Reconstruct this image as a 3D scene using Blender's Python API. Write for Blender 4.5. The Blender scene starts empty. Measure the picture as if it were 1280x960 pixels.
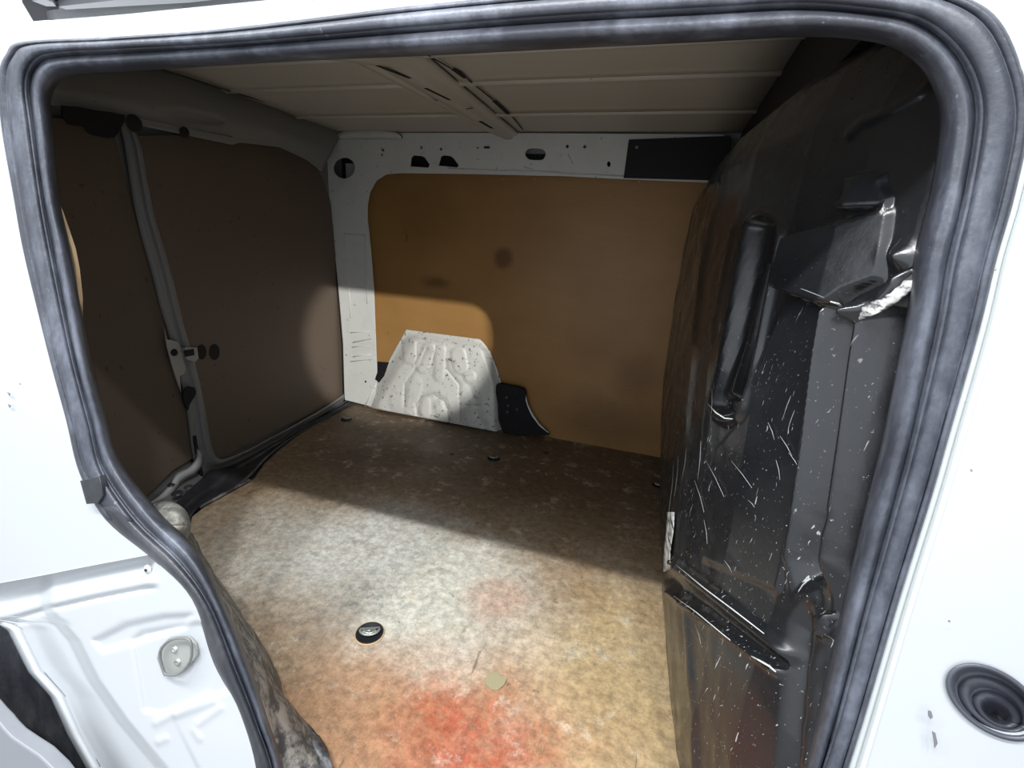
import bpy, bmesh, math, random
import numpy as np
from mathutils import Vector, Matrix, noise
random.seed(4)
S = bpy.context.scene
COL = S.collection

# ------------------------------------------------------------------ camera
FPX = 578.4
YAW, PITCH, ROLL = -0.287, -0.291, 0.067
CAM = np.array([1.322, -0.253, 0.752])
cy, sy = math.cos(YAW), math.sin(YAW)
cp, sp = math.cos(PITCH), math.sin(PITCH)
FWD = np.array([sy*cp, cy*cp, sp]); RT = np.array([cy, -sy, 0.0]); UP = np.cross(RT, FWD)
cr, sr = math.cos(ROLL), math.sin(ROLL)
RT, UP = cr*RT + sr*UP, -sr*RT + cr*UP
cd = bpy.data.cameras.new('camera'); cam = bpy.data.objects.new('camera', cd); COL.objects.link(cam)
M = Matrix.Identity(4)
for i in range(3):
    M[i][0] = RT[i]; M[i][1] = UP[i]; M[i][2] = -FWD[i]; M[i][3] = CAM[i]
cam.matrix_world = M
cd.sensor_width = 36; cd.lens = FPX/1280*36; cd.clip_start = 0.02; cd.clip_end = 60
S.camera = cam

# ------------------------------------------------------------------ light
S.view_settings.view_transform = 'Standard'; S.view_settings.look = 'None'
S.view_settings.exposure = 1.05; S.view_settings.gamma = 1.0; S.view_settings.use_curve_mapping = False
w = bpy.data.worlds.new('workshop_air'); S.world = w; w.use_nodes = True
w.node_tree.nodes['Background'].inputs[0].default_value = (0.88, 0.93, 1.0, 1)
w.node_tree.nodes['Background'].inputs[1].default_value = 0.85

def area(name, loc, target, sx, sy_, power, col=(1, 1, 1)):
    l = bpy.data.lights.new(name, 'AREA'); l.shape = 'RECTANGLE'; l.size = sx; l.size_y = sy_
    l.energy = power; l.color = col
    o = bpy.data.objects.new(name, l); COL.objects.link(o); o.location = loc
    o.rotation_euler = (Vector(target) - Vector(loc)).to_track_quat('-Z', 'Y').to_euler()
    return o
def spot(name, loc, target, power, ang, blend, rad, col=(1, 1, 1)):
    l = bpy.data.lights.new(name, 'SPOT'); l.energy = power; l.spot_size = math.radians(ang)
    l.spot_blend = blend; l.shadow_soft_size = rad; l.color = col
    o = bpy.data.objects.new(name, l); COL.objects.link(o); o.location = loc
    o.rotation_euler = (Vector(target) - Vector(loc)).to_track_quat('-Z', 'Y').to_euler()
    return o
# a row of small LED heads over the bay beside the van
for x_, p_ in ((2.25, 7), (1.65, 9), (1.0, 10), (0.55, 9), (-0.1, 9), (-0.9, 9)):
    area('ceiling_lamp', (x_, -0.66, 2.40), (x_*.5+.6, 0.1, 0.6), 0.10, 0.04, p_, (0.97, 0.99, 1.0))
# work light away to the front right, low
spot('work_light', (3.05, -2.40, 1.76), (0.27, 1.50, 0.31), 420, 8.6, 0.08, 0.03, (1.0, 0.97, 0.92))

# ------------------------------------------------------------------ helpers
def ray(px, py): return (px-640)/FPX*RT - (py-480)/FPX*UP + FWD
def on(px, py, n, d0):
    n = np.array(n, float); d = ray(px, py); return CAM + d*((d0 - n@CAM)/(n@d))
def at_x(px, py, X): return on(px, py, (1, 0, 0), X)
def at_y(px, py, Y): return on(px, py, (0, 1, 0), Y)
def at_z(px, py, Z): return on(px, py, (0, 0, 1), Z)
SIDE_N = (0, 1, -1/6)                       # the side of the body leans in towards the roof
def at_side(px, py, out=0.0): return on(px, py, SIDE_N, 0.05 - out)
def pix(p):
    d = np.asarray(p) - CAM; z = d@FWD
    return 640 + FPX*(d@RT)/z, 480 - FPX*(d@UP)/z

def link(o, parent=None):
    COL.objects.link(o)
    if parent is not None: o.parent = parent
    return o
def mesh(name, verts, faces, mat, parent=None, smooth=False):
    me = bpy.data.meshes.new(name); me.from_pydata([tuple(map(float, v)) for v in verts], [], faces)
    me.materials.append(mat)
    if smooth:
        for p in me.polygons: p.use_smooth = True
    me.validate(); me.update()
    return link(bpy.data.objects.new(name, me), parent)
def fix_normals(o):
    bm = bmesh.new(); bm.from_mesh(o.data); bmesh.ops.recalc_face_normals(bm, faces=bm.faces); bm.to_mesh(o.data); bm.free()
def thick(o, t, off=-1):
    m = o.modifiers.new('t', 'SOLIDIFY'); m.thickness = t; m.offset = off; return o
def bev(o, w_, seg=2):
    m = o.modifiers.new('b', 'BEVEL'); m.width = w_; m.segments = seg; m.limit_method = 'ANGLE'; return o
def grid(name, rows, mat, parent=None, t=0.0, off=-1):
    n, m = len(rows), len(rows[0]); v = [p for r in rows for p in r]
    f = [(i*m+j, i*m+j+1, (i+1)*m+j+1, (i+1)*m+j) for i in range(n-1) for j in range(m-1)]
    o = mesh(name, v, f, mat, parent, True)
    if t: thick(o, t, off)
    return o
def thing(name, label, cat, loc=(0, 0, 0), group=None):
    o = bpy.data.objects.new(name, None); o.empty_display_size = 0.05; link(o); o.location = loc
    o['label'] = label; o['category'] = cat
    if group: o['group'] = group
    return o
def tag(o, label, cat, group=None):
    o['label'] = label; o['category'] = cat
    if group: o['group'] = group
    return o
def struct(o, label=None):
    o['kind'] = 'structure'
    if label: o['label'] = label
    return o
def crom(pts, n):
    """catmull-rom through rows of numbers"""
    P = np.array(pts, float); out = []
    for i in range(len(P)-1):
        a = P[max(i-1, 0)]; b = P[i]; c = P[i+1]; d = P[min(i+2, len(P)-1)]
        for k in range(n):
            t = k/n
            out.append(0.5*((2*b) + (c-a)*t + (2*a-5*b+4*c-d)*t*t + (-a+3*b-3*c+d)*t**3))
    out.append(P[-1]); return out
def plate(name, outline, holes, mat, parent=None, t=0.003, bevel=0.0, back=None):
    """flat plate with holes; outline/holes lists of 3D points in one plane; back = direction of the thickness"""
    P = [Vector(map(float, p)) for p in outline]
    n = Vector((0, 0, 0))
    for i in range(len(P)):
        a, b = P[i], P[(i+1) % len(P)]; n += a.cross(b)
    n.normalize()
    u = (P[1]-P[0]).normalized(); v = n.cross(u); o0 = P[0]
    c = bpy.data.curves.new(name, 'CURVE'); c.dimensions = '2D'; c.fill_mode = 'BOTH'
    c.extrude = t/2; c.bevel_depth = bevel; c.offset = -bevel
    for loop in [P] + [[Vector(map(float, q)) for q in h] for h in holes]:
        s = c.splines.new('POLY'); s.points.add(len(loop)-1); s.use_cyclic_u = True
        for i, q in enumerate(loop):
            s.points[i].co = ((q-o0).dot(u), (q-o0).dot(v), 0, 1)
    tmp = bpy.data.objects.new('tmp', c)
    me = bpy.data.meshes.new_from_object(tmp)
    bpy.data.objects.remove(tmp); bpy.data.curves.remove(c)
    R = Matrix((u, v, n)).transposed().to_4x4()
    sh = Vector(back).normalized()*(t/2 + bevel) if back is not None else Vector((0, 0, 0))
    me.transform(Matrix.Translation(o0 + sh) @ R)
    me.materials.clear(); me.materials.append(mat); me.name = name
    return link(bpy.data.objects.new(name, me), parent)
def box(name, lo, hi, mat, parent=None, bevel=0.0):
    x0, y0, z0 = lo; x1, y1, z1 = hi
    v = [(x0, y0, z0), (x1, y0, z0), (x1, y1, z0), (x0, y1, z0), (x0, y0, z1), (x1, y0, z1), (x1, y1, z1), (x0, y1, z1)]
    o = mesh(name, v, [(0, 3, 2, 1), (4, 5, 6, 7), (0, 1, 5, 4), (1, 2, 6, 5), (2, 3, 7, 6), (3, 0, 4, 7)], mat, parent)
    if bevel: bev(o, bevel)
    return o
def tube(name, pts, r, mat, parent=None, seg=8, closed=False):
    P = [Vector(map(float, p)) for p in pts]; v = []; f = []; n = len(P)
    rr = r if isinstance(r, (list, tuple)) else [r]*n
    prev = None
    for i, p in enumerate(P):
        a = P[i-1] if (i or closed) else P[0]; b = P[(i+1) % n] if (i < n-1 or closed) else P[-1]
        d = (b-a).normalized()
        if prev is None: prev = d.orthogonal().normalized()
        s = (prev - d*prev.dot(d)).normalized(); prev = s; q = d.cross(s)
        for k in range(seg):
            an = 2*math.pi*k/seg; v.append(p + (s*math.cos(an) + q*math.sin(an))*rr[i])
    for i in range(n if closed else n-1):
        for k in range(seg):
            f.append((i*seg+k, i*seg+(k+1) % seg, ((i+1) % n)*seg+(k+1) % seg, ((i+1) % n)*seg+k))
    if not closed:
        f.append(tuple(range(seg-1, -1, -1))); f.append(tuple(range((n-1)*seg, n*seg)))
    return mesh(name, v, f, mat, parent, True)
def lathe(name, prof, c, axis, mat, parent=None, seg=40, up=None):
    ax = Vector(axis).normalized(); s = ax.orthogonal().normalized() if up is None else (Vector(up)-ax*ax.dot(Vector(up))).normalized(); q = ax.cross(s)
    v = []; f = []
    for (r, h) in prof:
        for k in range(seg):
            a = 2*math.pi*k/seg; v.append(Vector(c) + ax*h + (s*math.cos(a)+q*math.sin(a))*max(r, 1e-5))
    for i in range(len(prof)-1):
        for k in range(seg): f.append((i*seg+k, i*seg+(k+1) % seg, (i+1)*seg+(k+1) % seg, (i+1)*seg+k))
    o = mesh(name, v, f, mat, parent, True); fix_normals(o); return o
def circ(px, py, rx, ry, fn, n=20, rot=0):
    r = []
    for k in range(n):
        a = 2*math.pi*k/n; dx, dy = rx*math.cos(a), ry*math.sin(a)
        r.append(fn(px+dx*math.cos(rot)-dy*math.sin(rot), py+dx*math.sin(rot)+dy*math.cos(rot)))
    return r
def px_list(pts, fn): return [fn(*p) for p in pts]
def smooth_poly(pts, n=4):
    P = list(pts); Q = [P[-1]] + P + [P[0], P[1]]
    out = []
    for i in range(1, len(P)+1):
        a, b, c, d = map(np.array, (Q[i-1], Q[i], Q[i+1], Q[i+2]))
        for k in range(n):
            t = k/n; out.append(tuple(0.5*((2*b)+(c-a)*t+(2*a-5*b+4*c-d)*t*t+(-a+3*b-3*c+d)*t**3)))
    return out
# 2D shape fields in the picture's frame, used to lay pressed relief on sheet parts
def sst(a, b, x):
    t = np.clip((x-a)/(b-a), 0, 1); return t*t*(3-2*t)
def dseg(x, y, a, b):
    ax, ay = a; bx, by = b; t = np.clip(((x-ax)*(bx-ax)+(y-ay)*(by-ay))/((bx-ax)**2+(by-ay)**2), 0, 1)
    return np.hypot(x-ax-t*(bx-ax), y-ay-t*(by-ay))
def dline(x, y, pts): return min(dseg(x, y, pts[i], pts[i+1]) for i in range(len(pts)-1))
def sdpoly(x, y, pts):
    d = 1e9; c = False; n = len(pts)
    for i in range(n):
        a, b = pts[i], pts[(i+1) % n]; d = min(d, dseg(x, y, a, b))
        if (a[1] > y) != (b[1] > y) and x < (b[0]-a[0])*(y-a[1])/(b[1]-a[1])+a[0]: c = not c
    return -d if c else d
def interp(x, xs, ys): return float(np.interp(x, xs, ys))

# ------------------------------------------------------------------ materials
class N:
    def __init__(s, name):
        s.m = bpy.data.materials.new(name); s.m.use_nodes = True; s.t = s.m.node_tree
        s.b = s.t.nodes['Principled BSDF']; s.co = s.t.nodes.new('ShaderNodeTexCoord').outputs['Object']
    def n(s, ty, **k):
        x = s.t.nodes.new('ShaderNode'+ty)
        for a, v in k.items(): setattr(x, a, v)
        return x
    def l(s, a, b): s.t.links.new(a, b)
    def noise(s, scale, detail=4, rough=.55, vec=None, stretch=None, out=0, dist=0):
        v = vec or s.co
        if stretch:
            mp = s.n('Mapping'); mp.inputs['Scale'].default_value = stretch; s.l(v, mp.inputs[0]); v = mp.outputs[0]
        x = s.n('TexNoise'); x.inputs['Scale'].default_value = scale; x.inputs['Detail'].default_value = detail
        x.inputs['Roughness'].default_value = rough; x.inputs['Distortion'].default_value = dist
        s.l(v, x.inputs['Vector']); return x.outputs[out]
    def ramp(s, v, a, b, lo=0., hi=1.):
        x = s.n('MapRange'); x.interpolation_type = 'SMOOTHSTEP'
        for i, q in zip((1, 2, 3, 4), (a, b, lo, hi)): x.inputs[i].default_value = q
        s.l(v, x.inputs[0]); return x.outputs[0]
    def math(s, op, a, b):
        x = s.n('Math', operation=op)
        for i, q in ((0, a), (1, b)):
            if isinstance(q, (int, float)): x.inputs[i].default_value = q
            else: s.l(q, x.inputs[i])
        return x.outputs[0]
    def mix(s, f, a, b):
        x = s.n('Mix', data_type='RGBA'); 
        if isinstance(f, (int, float)): x.inputs[0].default_value = f
        else: s.l(f, x.inputs[0])
        for i, q in ((6, a), (7, b)):
            if isinstance(q, tuple): x.inputs[i].default_value = q + (1,)
            else: s.l(q, x.inputs[i])
        return x.outputs[2]
    def blob(s, c, r0, r1, sc=(1, 1, 1), wob=.1, nz=None):
        """soft round patch about point c; the edge is broken by noise"""
        nz = nz or s.noise(6, 6, .65, out=1)
        a = s.n('VectorMath', operation='MULTIPLY_ADD'); s.l(nz, a.inputs[0]); a.inputs[1].default_value = (wob,)*3
        s.l(s.co, a.inputs[2])
        b = s.n('VectorMath', operation='SUBTRACT'); s.l(a.outputs[0], b.inputs[0])
        b.inputs[1].default_value = tuple(q+wob*.5 for q in c)
        d = s.n('VectorMath', operation='MULTIPLY'); s.l(b.outputs[0], d.inputs[0]); d.inputs[1].default_value = sc
        e = s.n('VectorMath', operation='LENGTH'); s.l(d.outputs[0], e.inputs[0])
        return s.ramp(e.outputs['Value'], r0, r1, 1., 0.)
    def bump(s, h, dist, strength=1.):
        x = s.n('Bump'); x.inputs['Strength'].default_value = strength; x.inputs['Distance'].default_value = dist
        s.l(h, x.inputs['Height']); s.l(x.outputs[0], s.b.inputs['Normal'])
    def col(s, c):
        if isinstance(c, tuple): s.b.inputs['Base Color'].default_value = c + (1,)
        else: s.l(c, s.b.inputs['Base Color'])
    def rough(s, r, spec=.5):
        if isinstance(r, (int, float)): s.b.inputs['Roughness'].default_value = r
        else: s.l(r, s.b.inputs['Roughness'])
        s.b.inputs['Specular IOR Level'].default_value = spec

def paint(name, c, dirt=0., rough=.3, dc=(.12, .10, .08)):
    m = N(name)
    if dirt:
        a = m.ramp(m.noise(55, 5, .75), .68-dirt*.075, .72-dirt*.07)
        b = m.ramp(m.noise(9, 5, .6), .45, .75, 0, .35*min(dirt, 1))
        m.col(m.mix(a, m.mix(b, c, tuple(.6*q for q in c)), dc))
    else: m.col(c)
    m.rough(rough); return m.m
WHITE = paint('white_body_paint', (.47, .49, .51), 0, .22)
INNER = paint('grey_white_primer', (.46, .45, .40), .35, .5)
CEIL = paint('roof_underside_primer', (.58, .555, .48), .12, .5)
PILLAR = paint('scuffed_white_paint', (.66, .68, .66), .75, .45)
ARCH = paint('dirty_arch_paint_dark_creases', (.60, .61, .58), 1.25, .45)
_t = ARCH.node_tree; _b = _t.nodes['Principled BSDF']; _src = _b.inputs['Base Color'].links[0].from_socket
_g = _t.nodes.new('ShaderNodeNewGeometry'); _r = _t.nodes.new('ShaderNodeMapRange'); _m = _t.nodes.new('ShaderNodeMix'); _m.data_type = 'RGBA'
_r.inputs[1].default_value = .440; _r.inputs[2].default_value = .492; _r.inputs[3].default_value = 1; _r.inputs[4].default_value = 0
_t.links.new(_g.outputs['Pointiness'], _r.inputs[0]); _t.links.new(_r.outputs[0], _m.inputs[0]); _t.links.new(_src, _m.inputs[6])  # concave creases mixed darker in the colour, apart from the dirt
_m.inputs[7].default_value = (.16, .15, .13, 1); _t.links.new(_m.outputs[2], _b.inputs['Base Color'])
DOORMETAL = paint('dull_grey_primer', (.20, .20, .195), .2, .5)
HEADER = paint('rear_header_primer', (.24, .24, .225), .2, .5)
VOID = paint('navy_cavity_shade', (.012, .014, .02), 0, .7)  # shade inside hollows put into the colour
SPECK = paint('black_mark', (.01, .01, .01), 0, .8)

def rubber(name, c, worn, amt):
    m = N(name)
    a = m.ramp(m.noise(14, 6, .7, stretch=(1, 1, .5)), .42, .72, 0, amt)
    b = m.ramp(m.noise(60, 4, .7), .68, .74, 0, amt)
    m.col(m.mix(m.math('MAXIMUM', a, b), c, worn)); m.rough(.42, .5)
    m.bump(m.noise(90, 3), .0008); return m.m
RUBBER = rubber('weathered_black_rubber', (.038, .042, .055), (.15, .165, .205), .8)
RUBBER2 = rubber('dusty_black_rubber', (.022, .024, .03), (.11, .11, .12), .5)

m = N('glossy_black_plastic')
sc = m.noise(5, 2, .5, out=1)
n1 = m.math('MAXIMUM', m.ramp(m.noise(260, 3, .7), .675, .70), m.ramp(m.noise(110, 6, .8), .70, .73))
zsel = m.n('SeparateXYZ'); m.l(m.co, zsel.inputs[0])
low = m.ramp(zsel.outputs[2], .85, .45)
s1 = m.ramp(m.noise(60, 2, .5, stretch=(1, 5, .6), dist=.8), .715, .735)
s2 = m.ramp(m.noise(46, 3, .6, stretch=(1, 2.4, .6), dist=1.5), .71, .74)
spk = m.math('MULTIPLY', m.math('MAXIMUM', n1, m.math('MAXIMUM', s1, s2)), low)
m.col(m.mix(spk, (.010, .011, .013), (.42, .42, .42)))
m.rough(m.ramp(m.noise(12, 5, .6), .3, .8, .20, .42), .7)
m.bump(m.noise(22, 5, .6), .0025, .25); BLACK = m.m
m = N('matt_black_plastic'); m.col((.014, .014, .016)); m.rough(.6, .3); MATT = m.m
m = N('black_foam'); m.col((.01, .01, .012)); m.rough(.7, .3); m.bump(m.noise(60, 3), .002); FOAM = m.m
m = N('zinc_steel'); m.col(m.mix(m.ramp(m.noise(40, 4), .4, .7), (.52, .54, .50), (.30, .32, .28))); m.b.inputs['Metallic'].default_value = .7; m.rough(.38); STEEL = m.m
m = N('bright_scuff'); m.col((.62, .62, .60)); m.rough(.5); m.bump(m.noise(80, 4, .7), .004); SCUFF = m.m

# plywood on the far wall
m = N('golden_plywood')
g = m.noise(3.2, 6, .62, stretch=(1, 1, 5)); c = m.mix(g, (.29, .155, .048), (.38, .215, .078))
c = m.mix(m.ramp(m.noise(2.2, 4, .6), .4, .75, 0, .55), c, (.235, .115, .033))
c = m.mix(m.math('MULTIPLY', m.blob((.735, 1.5, .70), .02, .055, wob=.03), .75), c, (.10, .04, .012))
c = m.mix(m.math('MULTIPLY', m.blob((.45, 1.5, .59), .01, .10, (1, 1, 2.6), .06), .7), c, (.11, .05, .015))
c = m.mix(m.math('MULTIPLY', m.blob((1.20, 1.5, .10), .05, .35, (1, 1, 2), .15), .6), c, (.12, .06, .02))
c = m.mix(m.math('MULTIPLY', m.blob((1.30, 1.5, .30), .02, .14, (1, 1, 1), .1), .5), c, (.12, .055, .016))
c = m.mix(m.math('MULTIPLY', m.blob((.40, 1.5, .85), .02, .22, (1, 1, 1), .1), .35), c, (.15, .075, .022))
c = m.mix(m.ramp(m.noise(14, 4, .6, stretch=(1, 1, .5)), .69, .72, 0, .6), c, (.10, .045, .015))
m.col(c); m.rough(.45, .4); m.bump(m.noise(24, 4, .6, stretch=(1, 1, 8)), .0008); PLY = m.m
# brown board on the rear doors
m = N('brown_hardboard')
c = m.mix(m.noise(2.5, 5, .6), (.115, .090, .072), (.165, .122, .088))
c = m.mix(m.ramp(m.noise(60, 2, .5), .71, .74, 0, .6), c, (.06, .03, .015))
m.col(c); m.rough(.5, .3); HARD = m.m
m = N('pale_torn_plywood_edge'); m.col(m.mix(m.noise(40, 5), (.62, .45, .27), (.42, .28, .15))); m.rough(.8); PALE = m.m
# the floor board
m = N('stained_plywood_floor')
fine = m.noise(26, 8, .72); mid = m.noise(7, 6, .65); big = m.noise(2.3, 4, .6); nzc = m.noise(5, 7, .68, out=1)
c = m.mix(m.ramp(mid, .35, .7), (.40, .27, .155), (.52, .40, .27))
# back half: its shade deepened in the colour, plus an oily stain
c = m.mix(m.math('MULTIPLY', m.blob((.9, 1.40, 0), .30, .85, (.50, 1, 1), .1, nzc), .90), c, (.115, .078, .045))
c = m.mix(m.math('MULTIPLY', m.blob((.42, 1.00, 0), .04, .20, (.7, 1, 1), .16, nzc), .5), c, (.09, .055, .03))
# cement dust
d1 = m.blob((.74, .55, 0), .10, .36, (.62, 1, 1), .22, nzc)
d1 = m.math('MULTIPLY', d1, m.ramp(big, .2, .5, .55, 1.))
c = m.mix(m.math('MULTIPLY', d1, m.ramp(fine, .34, .58, .62, 1.)), c, (.68, .68, .62))
d2 = m.blob((.98, .50, 0), .03, .22, (1, .8, 1), .2, nzc); c = m.mix(m.math('MULTIPLY', d2, m.ramp(fine, .4, .6, .5, .9)), c, (.62, .60, .50))
# brown worn area near the arch
c = m.mix(m.math('MULTIPLY', m.blob((.74, .24, 0), .06, .26, (1, .8, 1), .14, nzc), .75), c, (.27, .19, .12))
c = m.mix(m.math('MULTIPLY', m.blob((.98, .22, 0), .05, .24, (.8, 1, 1), .16, nzc), .8), c, (.42, .25, .14))
c = m.mix(m.math('MULTIPLY', m.blob((1.08, .56, 0), .02, .10, (1, 1, 1), .1, nzc), .6), c, (.50, .28, .19))
# yellowed bare wood by the bulkhead
c = m.mix(m.math('MULTIPLY', m.blob((1.36, .45, 0), .08, .26, (1.3, .7, 1), .1, nzc), .7), c, (.50, .37, .19))
c = m.mix(m.math('MULTIPLY', m.blob((.80, .47, 0), .02, .09, (1, 1, 1), .10, nzc), m.ramp(fine, .45, .6, 0, .8)), c, (.20, .19, .17))
c = m.mix(m.math('MULTIPLY', m.blob((.90, .60, 0), .02, .10, (1, 1, 1), .12, nzc), m.ramp(fine, .48, .6, 0, .6)), c, (.34, .33, .24))
c = m.mix(m.math('MULTIPLY', m.blob((1.05, .37, 0), .02, .10, (1, 1, 1), .12, nzc), .6), c, (.66, .60, .50))
# red paint powder
c = m.mix(m.math('MULTIPLY', m.blob((1.12, .24, 0), .05, .30, (.8, 1.1, 1), .16, nzc), m.ramp(fine, .35, .62, .25, .75)), c, (.46, .22, .115))
rd = m.math('MULTIPLY', m.blob((1.15, .25, 0), .02, .175, (.85, 1.15, 1), .14, nzc), m.ramp(fine, .38, .60, .45, .95))
c = m.mix(rd, c, (.41, .085, .042))
# pale dust over it, scratches and specks
c = m.mix(m.ramp(m.noise(13, 9, .78), .53, .66, 0, .6), c, (.62, .55, .42))
c = m.mix(m.ramp(m.noise(17, 9, .80, dist=.3), .55, .70, 0, .55), c, (.25, .185, .12))
c = m.mix(m.ramp(m.noise(42, 7, .75, dist=.4), .62, .67, 0, .75), c, (.17, .125, .08))
c = m.mix(m.ramp(m.noise(9, 3, .6, stretch=(3.6, .5, 1)), .70, .715, 0, .6), c, (.15, .11, .07))
dk = m.n('Mix', data_type='RGBA', blend_type='MULTIPLY'); dk.inputs[0].default_value = 1; m.l(c, dk.inputs[6])
vv = m.ramp(m.noise(48, 9, .82), .34, .66, .58, 1.18); cb = m.n('CombineColor'); [m.l(vv, cb.inputs[q]) for q in range(3)]
m.l(cb.outputs[0], dk.inputs[7]); c = dk.outputs[2]
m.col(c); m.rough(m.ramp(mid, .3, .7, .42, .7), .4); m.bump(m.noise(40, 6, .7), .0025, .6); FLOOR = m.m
m = N('dirty_speckled_sill'); m.col(m.mix(m.ramp(m.noise(30, 7, .75), .42, .62), (.055, .055, .06), (.36, .34, .30))); m.rough(.6); m.bump(m.noise(30, 5), .004); SILL = m.m
m = N('worn_rubber_buffer'); m.col(m.mix(m.ramp(m.noise(16, 6, .7), .45, .62), (.17, .17, .16), (.50, .49, .42))); m.rough(.6); m.bump(m.noise(30, 5), .003); BUFFER = m.m
m = N('workshop_concrete'); m.col(m.mix(m.noise(2, 5), (.22, .22, .22), (.34, .33, .32))); m.rough(.7); CONC = m.m
m = N('workshop_ceiling_sheet'); m.col((.75, .74, .70)); m.rough(.7); WCEIL = m.m
m = N('workshop_dark_sheet'); m.col((.07, .065, .075)); m.rough(.7); WDARK = m.m

# ------------------------------------------------------------------ setting: workshop outside
struct(box('workshop_ground', (-9, -6, -.62), (8, 9, -.55), CONC), 'grey concrete workshop floor under the van')
cs = struct(box('workshop_ceiling', (-9, 2.2, 2.75), (8, 9, 2.8), WCEIL), 'pale panelled workshop ceiling above the van')
dk = plate('dark_roof_bay', px_list([(-60, -60), (75, -60), (72, 60), (-60, 80)], lambda a, b: at_z(a, b, 2.70)), [], WDARK, cs, .02)
dk2 = plate('dark_roof_bay', px_list([(60, 0), (88, -1), (84, 5), (72, 7)], lambda a, b: at_z(a, b, 2.66)), [], SPECK, cs, .02)
def beam(p):
    a = [at_z(x, y, 2.60) for x, y in p]; return plate('roof_beam', a, [], WHITE, cs, .08, 0, (0, 0, 1))
beam([(40, 1), (58, 8), (70, 8), (66, 3), (56, -1)]); beam([(74, 8), (82, 12), (240, 3), (330, -8), (200, -6)])
beam([(60, 26), (70, 24), (460, -6), (440, -6)])

# ------------------------------------------------------------------ opening outline  (inner, middle, outer) in picture coordinates
TRI = [((356, 1075), (336, 1075), (318, 1075)), ((356, 975), (340, 975), (321, 975)), ((334, 900), (319, 905), (300, 890)), ((311, 832), (293, 838), (268, 828)),
 ((276, 750), (260, 757), (240, 748)), ((244, 690), (222, 704), (190, 697)), ((195, 641), (168, 652), (134, 650)),
 ((148, 577), (126, 590), (101, 592)), ((131, 525), (110, 530), (84, 525)), ((112, 454), (90, 455), (65, 455)),
 ((101, 397), (77, 395), (50, 395)), ((86, 311), (60, 311), (30, 311)), ((71, 244), (48, 244), (18, 244)),
 ((62, 157), (36, 157), (3, 157)), ((60, 122), (30, 104), (0, 96)), ((72, 98), (40, 76), (9, 68)), ((95, 90), (66, 65), (30, 53)),
 ((160, 86), (150, 60), (130, 48)), ((280, 78), (280, 53), (270, 38)), ((400, 71), (400, 43), (400, 23)),
 ((512, 66), (512, 33), (512, 9)), ((700, 56), (700, 18), (700, -9)), ((880, 47), (880, 8), (880, -22)),
 ((995, 41), (1000, 2), (1005, -30)), ((1070, 44), (1085, 8), (1100, -24)), ((1122, 56), (1150, 20), (1180, -10)),
 ((1156, 82), (1195, 52), (1240, 20)), ((1175, 116), (1222, 96), (1272, 80)), ((1181, 157), (1230, 150), (1284, 150)),
 ((1169, 240), (1215, 245), (1266, 244)), ((1149, 319), (1195, 330), (1243, 325)), ((1137, 405), (1180, 412), (1222, 412)),
 ((1109, 545), (1148, 548), (1184, 545)), ((1090, 622), (1127, 626), (1162, 622)), ((1059, 750), (1090, 755), (1122, 750)),
 ((1025, 892), (1052, 897), (1080, 892)), ((1005, 975), (1028, 975), (1054, 975)), ((980, 1075), (1000, 1075), (1024, 1075))]
ROWS = [r.reshape(3, 2) for r in crom([sum(map(list, t), []) for t in TRI], 6)]
def ribbon(name, rows, ia, ib, prof, mat, parent, lo=0, hi=None, t=.002):
    """strip between two columns of ROWS; prof = (u across, height towards the outside in m)"""
    out = []
    for r in rows[lo:hi]:
        a, b = r[ia], r[ib]; out.append([at_side(*(a+(b-a)*u), out=h) for u, h in prof])
    return grid(name, out, mat, parent, t, 0)

# near side of the shell, with the opening cut through it (keeps daylight out of the bay)
hole = [at_side(*r[1], out=-.034) for r in ROWS[4:-2]]
zb = -.006
def side_pt(x, z, out=0.): return np.array([x, .05 + z/6 - out, z])
hl = list(hole); hl = [side_pt(hl[0][0]+.02, zb, -.034)] + hl + [side_pt(hl[-1][0], zb, -.034)]
outer = [side_pt(-.12, -.53, -.034), side_pt(1.95, -.53, -.034), side_pt(1.95, .99, -.034), side_pt(-.12, .99, -.034)]
struct(plate('wall_near', outer, [hl], MATT, None, .006), 'inner metal skin of the van side around the door opening')

# seals ------------------------------------------------------------
seal = thing('door_seal', 'long black rubber seal running round the side door opening', 'seal', side_pt(1.0, 0))
nR = len(ROWS)
prof_in = [(-.10, -.060), (-.04, -.040), (0, -.024), (.10, -.010), (.25, -.002), (.45, .0035), (.62, .002), (.72, -.003), (.80, -.004), (.90, .004), (1.0, .006)]
prof_out = [(0, .003), (.05, .0075), (.14, .0105), (.30, .0115), (.50, .0115), (.66, .010), (.72, .0075), (.78, .0085), (.88, .0105), (.95, .009), (1.0, .005), (1.03, .0)]
i_in = ribbon('bulb', ROWS, 0, 1, prof_in, RUBBER, seal)
k0 = 6*6+1
ribbon('outer_lip', ROWS, 1, 2, prof_out, RUBBER, seal, k0-1)
ribbon('lower_lip', ROWS, 1, 2, [(0, .004), (.06, .008), (.3, .012), (.6, .012), (.85, .008), (1.0, .003)], RUBBER2, seal, 0, k0+2)
# thin crease lines of pale dust in the grooves of the seal
ev = thing
cap = plate('cut_end', px_list([(104, 600), (128, 594), (133, 618), (126, 628), (112, 629)], lambda a, b: at_side(a, b, .012)), [], RUBBER2, seal, .006, .001)

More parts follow.
